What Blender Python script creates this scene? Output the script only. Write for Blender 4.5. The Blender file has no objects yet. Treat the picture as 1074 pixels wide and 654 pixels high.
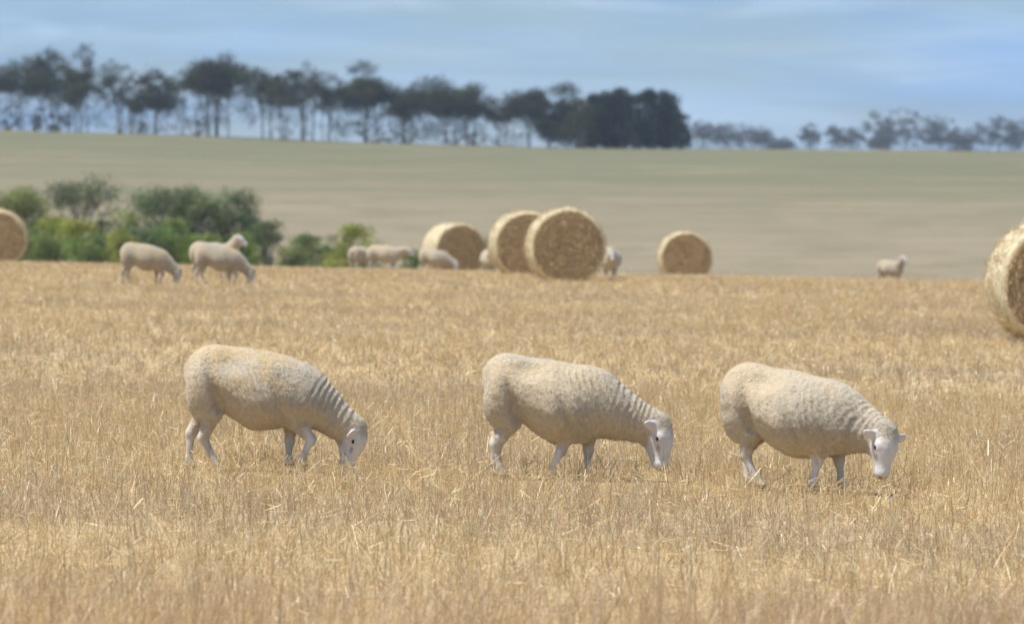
import bpy, math
import numpy as np
from mathutils import Vector

# ------------------------------------------------------------------ camera
F_PX, W_PX, H_PX, HORIZON, EYE = 6000.0, 1074.0, 654.0, 209.0, 1.58
PITCH = math.atan((H_PX / 2 - HORIZON) / F_PX)
scene = bpy.context.scene
C = scene.collection
cam = bpy.data.cameras.new('camera')
camo = bpy.data.objects.new('camera', cam)
C.objects.link(camo)
cam.sensor_width = 36.0
cam.lens = F_PX / W_PX * 36.0
cam.clip_start, cam.clip_end = 0.5, 20000
camo.location = (0, 0, EYE)
camo.rotation_euler = (math.pi / 2 - PITCH, 0, 0)
cam.dof.use_dof = True
cam.dof.focus_distance = 31.6
cam.dof.aperture_fstop = 6.0
scene.camera = camo

# ------------------------------------------------------------------ light
SUN_DIR = Vector((-0.40, -0.13, 0.91)).normalized()      # towards the sun
world = bpy.data.worlds.new('World')
scene.world = world
world.use_nodes = True
wn = world.node_tree
wn.nodes.clear()
def wnode(t, **kw):
    n = wn.nodes.new(t)
    for k, v in kw.items():
        setattr(n, k, v)
    return n
sky = wnode('ShaderNodeTexSky', sky_type='NISHITA', sun_disc=False)
sky.sun_elevation = math.asin(SUN_DIR.z)
sky.sun_rotation = math.atan2(SUN_DIR.x, SUN_DIR.y)
sky.air_density, sky.dust_density, sky.ozone_density = 1.0, 0.3, 3.0
tc = wnode('ShaderNodeTexCoord')
sep = wnode('ShaderNodeSeparateXYZ')
wn.links.new(tc.outputs['Generated'], sep.inputs[0])
zz = wnode('ShaderNodeMath', operation='ADD'); zz.inputs[1].default_value = 0.11
zm = wnode('ShaderNodeMath', operation='MAXIMUM'); zm.inputs[1].default_value = 0.0
wn.links.new(sep.outputs['Z'], zm.inputs[0]); wn.links.new(zm.outputs[0], zz.inputs[0])
dx = wnode('ShaderNodeMath', operation='DIVIDE'); dy = wnode('ShaderNodeMath', operation='DIVIDE')
for n, s in ((dx, 'X'), (dy, 'Y')):
    wn.links.new(sep.outputs[s], n.inputs[0]); wn.links.new(zz.outputs[0], n.inputs[1])
comb = wnode('ShaderNodeCombineXYZ')
wn.links.new(dx.outputs[0], comb.inputs[0]); wn.links.new(dy.outputs[0], comb.inputs[1])
def cloud_noise(scale, off, detail, lo, hi, dist=0.0):
    mp = wnode('ShaderNodeMapping'); mp.inputs['Location'].default_value = off
    wn.links.new(comb.outputs[0], mp.inputs[0])
    nz = wnode('ShaderNodeTexNoise')
    nz.inputs['Scale'].default_value = scale
    nz.inputs['Detail'].default_value = detail
    nz.inputs['Roughness'].default_value = 0.55
    nz.inputs['Distortion'].default_value = dist
    wn.links.new(mp.outputs[0], nz.inputs[0])
    mr = wnode('ShaderNodeMapRange', interpolation_type='SMOOTHSTEP')
    mr.inputs['From Min'].default_value, mr.inputs['From Max'].default_value = lo, hi
    wn.links.new(nz.outputs[0], mr.inputs[0])
    return mr.outputs[0]
def wmix(fac, a, b, blend='MIX'):
    m = wnode('ShaderNodeMix', data_type='RGBA', blend_type=blend)
    for i, v in ((0, fac), (6, a), (7, b)):
        if hasattr(v, 'is_output'):
            wn.links.new(v, m.inputs[i])
        else:
            m.inputs[i].default_value = v
    return m.outputs[2]
# clear air tinted a deeper blue, broken thin cloud sheets in front of it
blue = wmix(1.0, sky.outputs[0], (0.64, 0.81, 1.12, 1), 'MULTIPLY')
veil = cloud_noise(1.1, (3.1, 7.7, 0), 5, 0.38, 0.72, 0.4)
wisp = cloud_noise(3.0, (1.0, 2.0, 4), 6, 0.46, 0.78, 0.6)
shade = cloud_noise(0.8, (11.0, 3.0, 8), 3, 0.36, 0.64, 0.3)
c1 = wmix(shade, blue, (2.5, 4.4, 7.6, 1))
vf = wnode('ShaderNodeMath', operation='MULTIPLY'); vf.inputs[1].default_value = 0.55
wn.links.new(veil, vf.inputs[0])
c2 = wmix(vf.outputs[0], c1, (5.0, 7.1, 9.8, 1))
wf = wnode('ShaderNodeMath', operation='MULTIPLY'); wf.inputs[1].default_value = 0.42
wn.links.new(wisp, wf.inputs[0])
c3 = wmix(wf.outputs[0], c2, (6.4, 8.0, 10.0, 1))
bg = wnode('ShaderNodeBackground'); bg.inputs['Strength'].default_value = 0.072
wn.links.new(c3, bg.inputs[0])
wo = wnode('ShaderNodeOutputWorld')
wn.links.new(bg.outputs[0], wo.inputs[0])

sun = bpy.data.lights.new('sun', 'SUN')
sun.energy, sun.angle, sun.color = 4.4, math.radians(0.5), (1.0, 0.95, 0.87)
suno = bpy.data.objects.new('sun', sun)
C.objects.link(suno)
suno.rotation_euler = SUN_DIR.to_track_quat('Z', 'Y').to_euler()
suno.location = (0, 0, 60)
vs = scene.view_settings
vs.view_transform, vs.look, vs.exposure, vs.gamma, vs.use_curve_mapping = 'Standard', 'None', 0.5, 1.0, False
scene.cycles.max_bounces = 6
scene.cycles.diffuse_bounces = 3
scene.cycles.transparent_max_bounces = 4
scene.cycles.volume_bounces = 0

# ------------------------------------------------------------------ helpers
rng = np.random.default_rng(7)

def at(px, row, Y):
    u, v = (px - W_PX / 2) / F_PX, (H_PX / 2 - row) / F_PX
    d = np.array([u, math.cos(PITCH) + v * math.sin(PITCH), -math.sin(PITCH) + v * math.cos(PITCH)])
    return np.array([0, 0, EYE]) + d * (Y / d[1])

def tag(o, label=None, cat=None, group=None, kind=None):
    for k, v in (('label', label), ('category', cat), ('group', group), ('kind', kind)):
        if v:
            o[k] = v
    return o

def link(name, me, mat, parent=None):
    o = bpy.data.objects.new(name, me)
    C.objects.link(o)
    if me is not None and mat is not None:
        me.materials.append(mat)
    if parent is not None:
        o.parent = parent
    return o

def fast_mesh(name, verts, faces, col=None, smooth=False):
    """verts (N,3), faces (M,k) of one size k, col (N,3) optional"""
    me = bpy.data.meshes.new(name)
    verts = np.ascontiguousarray(verts, np.float32)
    faces = np.ascontiguousarray(faces, np.int32)
    m, k = faces.shape
    me.vertices.add(len(verts)); me.vertices.foreach_set('co', verts.ravel())
    me.loops.add(m * k); me.loops.foreach_set('vertex_index', faces.ravel())
    me.polygons.add(m)
    me.polygons.foreach_set('loop_start', np.arange(0, m * k, k, dtype=np.int32))
    me.update(calc_edges=True)
    if smooth:
        me.polygons.foreach_set('use_smooth', np.ones(m, bool))
    if col is not None:
        a = me.attributes.new('col', 'FLOAT_COLOR', 'POINT')
        rgba = np.ones((len(verts), 4), np.float32); rgba[:, :3] = col
        a.data.foreach_set('color', rgba.ravel())
    me.validate()
    return me

def vnoise(p, seed=0):
    """smooth value noise, p (...,3) -> -1..1"""
    p = np.asarray(p, np.float64)
    i = np.floor(p).astype(np.int64); f = p - i
    f = f * f * (3 - 2 * f)
    out = 0
    for dx_ in (0, 1):
        for dy_ in (0, 1):
            for dz_ in (0, 1):
                q = i + np.array([dx_, dy_, dz_])
                h = (q[..., 0] * 374761393 + q[..., 1] * 668265263 + q[..., 2] * 2147483647 + seed * 144665) & 0xffffffff
                h = ((h ^ (h >> 13)) * 1274126177) & 0xffffffff
                h = ((h ^ (h >> 16)) & 0xffff) / 32767.5 - 1
                w = (f[..., 0] if dx_ else 1 - f[..., 0]) * (f[..., 1] if dy_ else 1 - f[..., 1]) * (f[..., 2] if dz_ else 1 - f[..., 2])
                out = out + h * w
    return out

def fbm(p, octs=3, seed=0):
    p = np.asarray(p, np.float64); s = 0; a = 1; t = 0
    for k in range(octs):
        s = s + a * vnoise(p * 2 ** k + 17.3 * k, seed + k); t += a; a *= 0.55
    return s / t

def sstep(a, b, x):
    t = np.clip((x - a) / (b - a), 0, 1)
    return t * t * (3 - 2 * t)

# ------------------------------------------------------------------ materials
class Mat:
    def __init__(self, name):
        self.m = bpy.data.materials.new(name); self.m.use_nodes = True
        self.t = self.m.node_tree; self.t.nodes.clear()
        self.out = self.t.nodes.new('ShaderNodeOutputMaterial')
    def n(self, t, inputs=None, **kw):
        n = self.t.nodes.new(t)
        for k, v in kw.items():
            setattr(n, k, v)
        for k, v in (inputs or {}).items():
            if hasattr(v, 'is_output'):
                self.t.links.new(v, n.inputs[k])
            else:
                n.inputs[k].default_value = v
        return n
    def noise(self, vec, scale, detail=3, rough=0.6, dist=0.0):
        return self.n('ShaderNodeTexNoise', {'Vector': vec, 'Scale': scale, 'Detail': detail, 'Roughness': rough, 'Distortion': dist}).outputs[0]
    def remap(self, v, a, b, c=0.0, d=1.0, smooth=True):
        return self.n('ShaderNodeMapRange', {0: v, 1: a, 2: b, 3: c, 4: d}, interpolation_type='SMOOTHSTEP' if smooth else 'LINEAR').outputs[0]
    def mix(self, f, a, b, blend='MIX'):
        return self.n('ShaderNodeMix', {0: f, 6: a, 7: b}, data_type='RGBA', blend_type=blend).outputs[2]
    def math(self, op, a, b):
        return self.n('ShaderNodeMath', {0: a, 1: b}, operation=op).outputs[0]
    def gray(self, v):
        return self.n('ShaderNodeCombineColor', {0: v, 1: v, 2: v}).outputs[0]
    def pos(self):
        return self.n('ShaderNodeNewGeometry').outputs['Position']
    def obj(self):
        return self.n('ShaderNodeTexCoord').outputs['Object']
    def scaled(self, vec, s):
        return self.n('ShaderNodeMapping', {'Vector': vec, 'Scale': s}).outputs[0]
    def attr(self):
        return self.n('ShaderNodeAttribute', attribute_name='col').outputs['Color']
    def bump(self, h, strength, dist):
        return self.n('ShaderNodeBump', {'Height': h, 'Strength': strength, 'Distance': dist}).outputs[0]
    def surf(self, sh):
        self.t.links.new(sh, self.out.inputs['Surface']); return self.m
    def principled(self, color, rough=0.9, normal=None, spec=0.2, extra=None):
        d = {'Base Color': color, 'Roughness': rough, 'Specular IOR Level': spec}
        if normal is not None:
            d['Normal'] = normal
        d.update(extra or {})
        return self.n('ShaderNodeBsdfPrincipled', d).outputs[0]

def mat_ground():
    m = Mat('ground'); p = m.pos()
    s = m.n('ShaderNodeSeparateXYZ', {0: p})
    fine = m.noise(m.scaled(p, (14, 14, 14)), 1.0, 4)
    patch = m.noise(m.scaled(p, (0.25, 0.10, 1)), 1.0, 3)
    straw = m.mix(m.remap(fine, 0.3, 0.7), (0.34, 0.25, 0.135, 1), (0.53, 0.39, 0.205, 1))
    straw = m.mix(m.math('MULTIPLY', m.remap(patch, 0.4, 0.7), 0.5), straw, (0.34, 0.25, 0.16, 1))
    # the paddock on the far rise: bleached tan below, greener towards its top
    b1 = m.noise(m.scaled(p, (0.006, 0.022, 0.0)), 1.0, 4, 0.6, 0.5)
    b2 = m.noise(m.scaled(p, (0.02, 0.05, 0.0)), 1.0, 4, 0.65)
    b3 = m.noise(m.scaled(p, (0.09, 0.03, 0.0)), 1.0, 5, 0.75)
    yy = m.math('ADD', s.outputs['Y'], m.math('MULTIPLY', m.math('SUBTRACT', b1, 0.5), 460.0))
    yy = m.math('ADD', yy, m.math('MULTIPLY', s.outputs['X'], 0.6))
    green = m.remap(yy, 470.0, 980.0)
    pad = m.mix(green, (0.230, 0.190, 0.125, 1), (0.135, 0.136, 0.074, 1))
    pale = m.math('MULTIPLY', m.remap(b2, 0.45, 0.72), 0.6)
    pad = m.mix(pale, pad, (0.285, 0.23, 0.14, 1))
    pad = m.mix(m.math('MULTIPLY', m.remap(b3, 0.42, 0.68), 0.65), pad, (0.16, 0.14, 0.08, 1))
    edge = m.math('ADD', s.outputs['Y'], m.math('MULTIPLY', m.noise(p, 0.12, 3), 16.0))
    col = m.mix(m.remap(edge, 222.0, 232.0), straw, pad)
    return m.surf(m.principled(col, 0.95, m.bump(fine, 0.4, 0.03), 0.1))

def mat_blade(name, trans=0.3):
    m = Mat(name); c = m.attr()
    d = m.n('ShaderNodeBsdfDiffuse', {'Color': c, 'Roughness': 0.6}).outputs[0]
    t = m.n('ShaderNodeBsdfTranslucent', {'Color': c}).outputs[0]
    g = m.n('ShaderNodeBsdfGlossy', {'Color': (0.9, 0.85, 0.75, 1), 'Roughness': 0.38}).outputs[0]
    x = m.n('ShaderNodeMixShader', {0: trans, 1: d, 2: t}).outputs[0]
    return m.surf(m.n('ShaderNodeMixShader', {0: 0.05, 1: x, 2: g}).outputs[0])

def mat_leaf(name, trans=0.22):
    m = Mat(name); c = m.attr()
    d = m.n('ShaderNodeBsdfDiffuse', {'Color': c, 'Roughness': 0.5}).outputs[0]
    t = m.n('ShaderNodeBsdfTranslucent', {'Color': c}).outputs[0]
    return m.surf(m.n('ShaderNodeMixShader', {0: trans, 1: d, 2: t}).outputs[0])

def mat_bark():
    m = Mat('gum_bark'); p = m.pos()
    f = m.noise(m.scaled(p, (3, 3, 0.6)), 1.0, 4)
    c = m.mix(m.remap(f, 0.35, 0.7), (0.11, 0.085, 0.065, 1), (0.27, 0.23, 0.19, 1))
    return m.surf(m.principled(c, 0.95, m.bump(f, 0.6, 0.05)))

def mat_sheep():
    m = Mat('fleece_and_skin'); c = m.attr(); p = m.obj()
    wool = m.n('ShaderNodeAttribute', attribute_name='wool').outputs['Fac']
    f1 = m.noise(p, 55.0, 4, 0.65)
    f2 = m.noise(p, 190.0, 3, 0.7)
    crimp = m.n('ShaderNodeTexVoronoi', {'Vector': p, 'Scale': 75.0}).outputs['Distance']
    v = m.math('MULTIPLY', m.remap(f1, 0.25, 0.75, 0.90, 1.08), m.remap(f2, 0.2, 0.8, 0.90, 1.08))
    vc = m.mix(wool, (1, 1, 1, 1), m.gray(v))
    col = m.mix(1.0, c, vc, 'MULTIPLY')
    h = m.math('ADD', m.math('ADD', m.math('MULTIPLY', f1, 1.0), m.math('MULTIPLY', f2, 0.5)), m.math('MULTIPLY', crimp, -0.2))
    hh = m.math('MULTIPLY', h, m.remap(wool, 0.0, 1.0, 0.30, 1.0))
    sh = m.principled(col, 0.9, m.bump(hh, 0.6, 0.010), 0.15,
                      {'Sheen Weight': m.math('MULTIPLY', wool, 0.35), 'Sheen Roughness': 0.5, 'Sheen Tint': (1.0, 0.95, 0.85, 1), 'Subsurface Weight': m.math('MULTIPLY', wool, 0.2), 'Subsurface Radius': (1.0, 0.85, 0.6), 'Subsurface Scale': 0.03})
    return m.surf(sh)

def mat_plain(name, col, rough=0.5, spec=0.5):
    m = Mat(name); f = m.noise(m.obj(), 60.0, 2)
    c = m.mix(f, tuple(0.8 * x for x in col) + (1,), tuple(min(1, 1.15 * x) for x in col) + (1,))
    return m.surf(m.principled(c, rough, None, spec))

def mat_bale_side():
    m = Mat('bale_wrapped_straw'); p = m.obj()
    # fibres run round the bale: long along the circumference, short across
    f = m.noise(m.scaled(p, (8, 60, 8)), 1.0, 4, 0.65)
    g = m.noise(p, 5.0, 3)
    c = m.mix(m.remap(f, 0.3, 0.72), (0.50, 0.43, 0.26, 1), (0.74, 0.68, 0.48, 1))
    c = m.mix(m.math('MULTIPLY', m.remap(g, 0.45, 0.75), 0.35), c, (0.50, 0.40, 0.20, 1))
    return m.surf(m.principled(c, 0.8, m.bump(f, 0.7, 0.02), 0.25))

def mat_bale_end():
    m = Mat('bale_end_straw'); p = m.obj()
    s = m.n('ShaderNodeSeparateXYZ', {0: p})
    r = m.n('ShaderNodeVectorMath', {0: m.n('ShaderNodeCombineXYZ', {0: s.outputs['X'], 2: s.outputs['Z']}).outputs[0]}, operation='LENGTH').outputs['Value']
    big = m.noise(p, 6.0, 3)
    rr = m.math('ADD', r, m.math('MULTIPLY', big, 0.10))
    rings = m.noise(m.n('ShaderNodeCombineXYZ', {0: m.math('MULTIPLY', rr, 26.0)}).outputs[0], 1.0, 3)
    f = m.noise(p, 38.0, 4, 0.7)
    k = m.math('ADD', m.math('MULTIPLY', rings, 0.5), m.math('MULTIPLY', f, 0.6))
    c = m.mix(m.remap(k, 0.40, 0.72), (0.32, 0.22, 0.11, 1), (0.70, 0.51, 0.28, 1))
    c = m.mix(m.remap(r, 0.02, 0.16, 0.45, 0.0), c, (0.62, 0.47, 0.26, 1))
    return m.surf(m.principled(c, 0.9, m.bump(k, 0.9, 0.05), 0.15))

M_GROUND, M_BLADE, M_TALL = mat_ground(), mat_blade('straw_stalk', 0.28), mat_blade('dry_grass', 0.35)
M_LEAF, M_BARK, M_SHEEP = mat_leaf('leaf', 0.3), mat_bark(), mat_sheep()
M_EYE = mat_plain('eye_dark', (0.03, 0.022, 0.016), 0.25)
M_BSIDE, M_BEND = mat_bale_side(), mat_bale_end()

# ------------------------------------------------------------------ the ground
_y = np.arange(0, 6001, 2.0)
_far = np.interp(_y, [0, 190, 240, 300, 350, 410, 520, 700, 950, 1200, 1350, 2200, 3200, 6000],
                 [0, -1.42, -2.3, -3.1, -3.4, -3.3, -1.9, 2.0, 7.9, 12.3, 13.2, 19.4, 27.5, 34])
_k = np.ones(41) / 41
_sm = np.convolve(np.pad(_far, 20, mode='edge'), _k, 'valid')
_near = -1.75e-4 * np.maximum(0, _y - 100) ** 2
_prof = _near + (_sm - _near) * sstep(175, 245, _y)
_hx = np.arange(-400, 401, 2.0)
_hz = np.interp(_hx, [-400, -107, -67, -21, 13, 107, 400], [9.0, 4.0, 2.5, 0.9, -0.1, -0.6, -1.5])
_hz = np.convolve(np.pad(_hz, 10, mode='edge'), np.ones(21) / 21, 'valid')

def ground(x, y):
    x = np.asarray(x, float); y = np.asarray(y, float)
    z = np.interp(y, _y, _prof)
    z = z - 0.8 * np.tanh(x / 40.0) * (1 - sstep(250, 500, y))
    z = z + np.interp(x, _hx, _hz) * sstep(450, 1200, y)
    p = np.stack([x * 0.35, y * 0.2, x * 0], -1)
    z = z + 0.45 * fbm(np.stack([x * 0.045, y * 0.012, x * 0], -1), 3, 61) * sstep(450, 700, y)
    return z + 0.025 * fbm(p, 2, 3) * (1 - sstep(90, 200, y))

def gz(x, y):
    return float(ground(x, y))

def build_ground():
    ys = np.concatenate([np.arange(-60, 0, 6.0), np.arange(0, 60, 0.8), np.arange(60, 250, 2.0), np.arange(250, 1300, 10.0),
                         np.arange(1300, 3400, 50.0), np.arange(3400, 6001, 200.0)])
    ts = np.linspace(-1, 1, 121)
    ts = np.sign(ts) * np.abs(ts) ** 1.5
    Y, T = np.meshgrid(ys, ts, indexing='ij')
    X = T * (45 + 0.55 * np.maximum(Y, 0))
    V = np.stack([X, Y, ground(X, Y)], -1).reshape(-1, 3)
    ny, nx = Y.shape
    a = (np.arange(ny - 1)[:, None] * nx + np.arange(nx - 1)[None]).ravel()
    o = link('ground', fast_mesh('ground', V, np.stack([a, a + 1, a + nx + 1, a + nx], -1), smooth=True), M_GROUND)
    tag(o, 'golden stubble field falling away to a bleached paddock rise', 'ground', kind='structure')
build_ground()

# ------------------------------------------------------------------ stubble and grass
def blades(base, height, width, lean, leandir, segs, curve, col, face=None):
    n = len(base)
    face = rng.uniform(0, np.pi, n) if face is None else face
    side = np.stack([np.cos(face), np.sin(face), np.zeros(n)], -1)
    ld = np.stack([np.cos(leandir), np.sin(leandir), np.zeros(n)], -1)
    V = np.zeros((n, segs + 1, 2, 3))
    for k in range(segs + 1):
        t = k / segs
        bend = lean * (t + curve * t * t)
        up = height * t * (1 - 0.25 * np.clip(np.abs(lean) * t, 0, 1.5))
        c = base + ld * (bend * height)[:, None] + np.array([0, 0, 1.0]) * up[:, None]
        w = width * (1 - 0.55 * t) * 0.5
        V[:, k, 0] = c - side * w[:, None]
        V[:, k, 1] = c + side * w[:, None]
    idx = np.arange(n)[:, None] * (2 * (segs + 1)) + np.arange(segs)[None] * 2
    F = np.stack([idx, idx + 1, idx + 3, idx + 2], -1).reshape(-1, 4)
    return V.reshape(-1, 3), F, np.repeat(col, 2 * (segs + 1), 0)

def sample_field(y0, y1, dens, margin=2.6):
    """uniform points in the wedge that the camera sees, plus a margin"""
    a = 0.0895
    area = a * (y1 ** 2 - y0 ** 2) + 2 * margin * (y1 - y0)
    n = int(area * dens)
    y = rng.uniform(y0, y1, int(n * 2.2)); w = a * y + margin
    y = y[rng.uniform(0, a * y1 + margin, len(y)) < w][:n]
    x = rng.uniform(-1, 1, len(y)) * (a * y + margin)
    return x, y

GOLD, PALE, GREY, BROWN = np.array([0.60, 0.43, 0.195]), np.array([0.79, 0.665, 0.445]), np.array([0.47, 0.365, 0.235]), np.array([0.46, 0.32, 0.165])
def straw_col(x, y, n, dull=0.0):
    p = np.stack([x * 0.5, y * 0.14, 0 * x], -1)
    big = fbm(p, 3, 21)
    # header passes: faint bands across the field
    big = 0.55 * big + 0.75 * fbm(np.stack([x * 0.06, y * 0.42 + 0.25 * np.sin(x * 0.7), 0 * x], -1), 2, 77)
    r = rng.uniform(0, 1, n)
    wg = np.clip(0.22 + 0.9 * np.maximum(big, -0.1) + dull, 0.05, 0.9)
    wp = 0.26
    c = np.where((r < wg)[:, None], GREY, np.where((r < wg + wp * (1 - wg))[:, None], PALE, np.where((r > 0.88)[:, None], BROWN, GOLD)))
    return c * rng.uniform(0.82, 1.15, (n, 1)) * (1 + rng.uniform(-0.06, 0.06, (n, 3)))

def merge(parts):
    V, F, K, o = [], [], [], 0
    for v, f, k in parts:
        V.append(v); F.append(f + o); K.append(k); o += len(v)
    return np.concatenate(V), np.concatenate(F), np.concatenate(K)

def build_stubble():
    parts = []
    # tufts of cut stalks, close range
    for y0, y1, tuft, per, wid, segs in ((13, 27, 70, 7, 0.0036, 2), (27, 46, 100, 7, 0.0038, 1), (46, 95, 28, 8, 0.007, 1), (95, 165, 12, 7, 0.013, 1), (165, 226, 4, 5, 0.022, 1)):
        x, y = sample_field(y0, y1, tuft)
        keep = fbm(np.stack([x * 1.1, y * 0.45, x * 0], -1), 2, 5) > rng.uniform(-1.3, -0.35, len(x))
        x, y = x[keep], y[keep]
        th = rng.uniform(0.75, 1.25, len(x)) * (1 + 0.25 * fbm(np.stack([x * 0.6, y * 0.25, x * 0], -1), 2, 9))
        bx = np.repeat(x, per) + rng.normal(0, 0.028 + wid * 2, len(x) * per)
        by = np.repeat(y, per) + rng.normal(0, 0.028 + wid * 2, len(x) * per)
        n = len(bx)
        h = np.repeat(th, per) * rng.uniform(0.055, 0.165, n) * (1.0 if y0 < 40 else 0.72)
        h *= np.where(rng.uniform(0, 1, n) < 0.012, rng.uniform(1.4, 2.4, n), 1)
        base = np.stack([bx, by, ground(bx, by) - 0.01], -1)
        lean = np.abs(rng.normal(0, 0.5, n)); ld = rng.uniform(0, 2 * np.pi, n)
        parts.append(blades(base, h, wid * rng.uniform(0.6, 1.3, n), lean, ld, segs, 0.35, straw_col(bx, by, n) * np.repeat(rng.uniform(0.86, 1.12, (len(x), 1)), per, 0)))
    v, f, k = merge(parts)
    o = link('cut_stubble', fast_mesh('cut_stubble', v, f, k), M_BLADE)
    tag(o, 'golden cut cereal stubble standing all over the field', 'stubble', kind='stuff')
    # broken straw lying flat between the tufts
    parts = []
    for y0, y1, dens, L, wid in ((13, 48, 190, 0.075, 0.0042), (48, 150, 30, 0.10, 0.008)):
        x, y = sample_field(y0, y1, dens); n = len(x)
        ld = rng.uniform(0, 2 * np.pi, n)
        base = np.stack([x, y, ground(x, y) + rng.uniform(0.005, 0.11, n)], -1)
        length = rng.uniform(0.4, 1.2, n) * L
        tip = base + np.stack([np.cos(ld) * length, np.sin(ld) * length, rng.normal(0, 0.35, n) * length], -1)
        side = np.stack([-np.sin(ld), np.cos(ld), rng.uniform(-0.8, 0.8, n)], -1)
        side *= (wid * 0.5 / np.linalg.norm(side, axis=1))[:, None]
        V = np.stack([base - side, base + side, tip + side, tip - side], 1).reshape(-1, 3)
        F = np.arange(n * 4).reshape(-1, 4)
        c = straw_col(x, y, n) * rng.choice([0.75, 0.95, 1.2], (n, 1))
        parts.append((V, F, np.repeat(c, 4, 0)))
    v, f, k = merge(parts)
    o = link('straw_litter', fast_mesh('straw_litter', v, f, k), M_BLADE)
    tag(o, 'broken pale straw lying flat among the stubble', 'straw', kind='stuff')

def build_tall_grass():
    parts = []
    for y0, y1, dens in ((8.5, 16, 620), (16, 20.5, 420), (20.5, 24, 120)):
        x, y = sample_field(y0, y1, dens, 1.8)
        keep = fbm(np.stack([x * 1.3, y * 0.8, x * 0], -1), 2, 31) > rng.uniform(-1.0, -0.1, len(x))
        x, y = x[keep], y[keep]; n = len(x)
        hscale = 1.08 - 0.70 * sstep(17, 24, y)
        h = hscale * rng.uniform(0.16, 0.40, n) * (1 + 0.3 * fbm(np.stack([x, y * 0.6, x * 0], -1), 2, 33))
        base = np.stack([x, y, ground(x, y) - 0.01], -1)
        lean = np.abs(rng.normal(0.22, 0.25, n)); ld = rng.normal(0.3, 1.4, n)
        c = straw_col(x, y, n, 0.12) * np.array([0.96, 0.88, 0.86])
        parts.append(blades(base, h, rng.uniform(0.0016, 0.0036, n), lean, ld, 3, 0.9, c))
    # scattered longer stems, some bleached almost white
    x, y = sample_field(11, 60, 0.3, 1.8); n = len(x)
    base = np.stack([x, y, ground(x, y) - 0.01], -1)
    parts.append(blades(base, rng.uniform(0.15, 0.30, n), rng.uniform(0.0018, 0.0036, n), np.abs(rng.normal(0.3, 0.3, n)), rng.uniform(0, 6.28, n), 3, 0.8,
                        PALE * rng.uniform(0.9, 1.15, (n, 1))))
    v, f, k = merge(parts)
    o = link('dry_grass', fast_mesh('dry_grass', v, f, k), M_TALL)
    tag(o, 'taller fine dry grass in the blurred foreground', 'grass', kind='stuff')

build_stubble()
build_tall_grass()

# ------------------------------------------------------------------ sheep (implicit surface)
def surface_nets(Fv, org, h):
    S = (Fv < 0)
    nx, ny, nz = Fv.shape
    cs = lambda A, i, j, k: A[i:nx - 1 + i, j:ny - 1 + j, k:nz - 1 + k]
    cnt = sum(cs(S, i, j, k).astype(np.int8) for i in (0, 1) for j in (0, 1) for k in (0, 1))
    act = (cnt > 0) & (cnt < 8)
    ci = np.argwhere(act)
    ids = -np.ones(act.shape, np.int64); ids[act] = np.arange(len(ci))
    acc = np.zeros((len(ci), 3)); num = np.zeros(len(ci))
    cor = [np.array(c) for c in np.ndindex(2, 2, 2)]
    for a in cor:
        for ax in range(3):
            if a[ax] == 1:
                continue
            b = a.copy(); b[ax] = 1
            pa, pb = ci + a, ci + b
            fa, fb = Fv[pa[:, 0], pa[:, 1], pa[:, 2]], Fv[pb[:, 0], pb[:, 1], pb[:, 2]]
            m = (fa < 0) != (fb < 0)
            t = fa[m] / (fa[m] - fb[m])
            acc[m] += a + (b - a) * t[:, None]; num[m] += 1
    V = org + h * (ci + acc / num[:, None])
    quads = []
    for ax in range(3):
        o1, o2 = [(1, 2), (2, 0), (0, 1)][ax]
        sl0 = [slice(None)] * 3; sl1 = [slice(None)] * 3
        sl0[ax] = slice(0, -1); sl1[ax] = slice(1, None)
        ch = S[tuple(sl0)] != S[tuple(sl1)]
        e = np.argwhere(ch)
        e = e[(e[:, o1] > 0) & (e[:, o2] > 0) & (e[:, o1] < Fv.shape[o1] - 1) & (e[:, o2] < Fv.shape[o2] - 1)]
        u = np.zeros(3, int); u[o1] = 1
        v = np.zeros(3, int); v[o2] = 1
        g = lambda q: ids[q[:, 0], q[:, 1], q[:, 2]]
        q = np.stack([g(e), g(e - u), g(e - u - v), g(e - v)], -1)
        ins = S[e[:, 0], e[:, 1], e[:, 2]]
        q[~ins] = q[~ins][:, ::-1]
        quads.append(q)
    return V, np.concatenate(quads)

def unit(v):
    v = np.asarray(v, float); return v / np.linalg.norm(v)

def p_cone(a, b, ra, rb, sy=1.0):
    a, b = np.array(a, float), np.array(b, float)
    def f(P):
        q = P.copy(); q[..., 1] = a[1] + (q[..., 1] - a[1]) / sy
        bb = b.copy(); bb[1] = a[1] + (b[1] - a[1]) / sy
        ab = bb - a
        t = np.clip(((q - a) @ ab) / (ab @ ab), 0, 1)
        return (np.linalg.norm(q - a - t[..., None] * ab, axis=-1) - (ra + (rb - ra) * t)) * min(1, sy)
    r = max(ra, rb) * max(1, sy)
    return f, np.minimum(a, b) - r, np.maximum(a, b) + r

def p_ell(c, r, R=None):
    c, r = np.array(c, float), np.array(r, float)
    R = np.eye(3) if R is None else np.array(R)             # rows: local axes
    def f(P):
        q = (P - c) @ R.T
        k0 = np.linalg.norm(q / r, axis=-1); k1 = np.linalg.norm(q / r ** 2, axis=-1) + 1e-9
        return k0 * (k0 - 1) / k1
    ext = np.sqrt(((R * r[:, None]) ** 2).sum(0))
    return f, c - ext, c + ext

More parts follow.
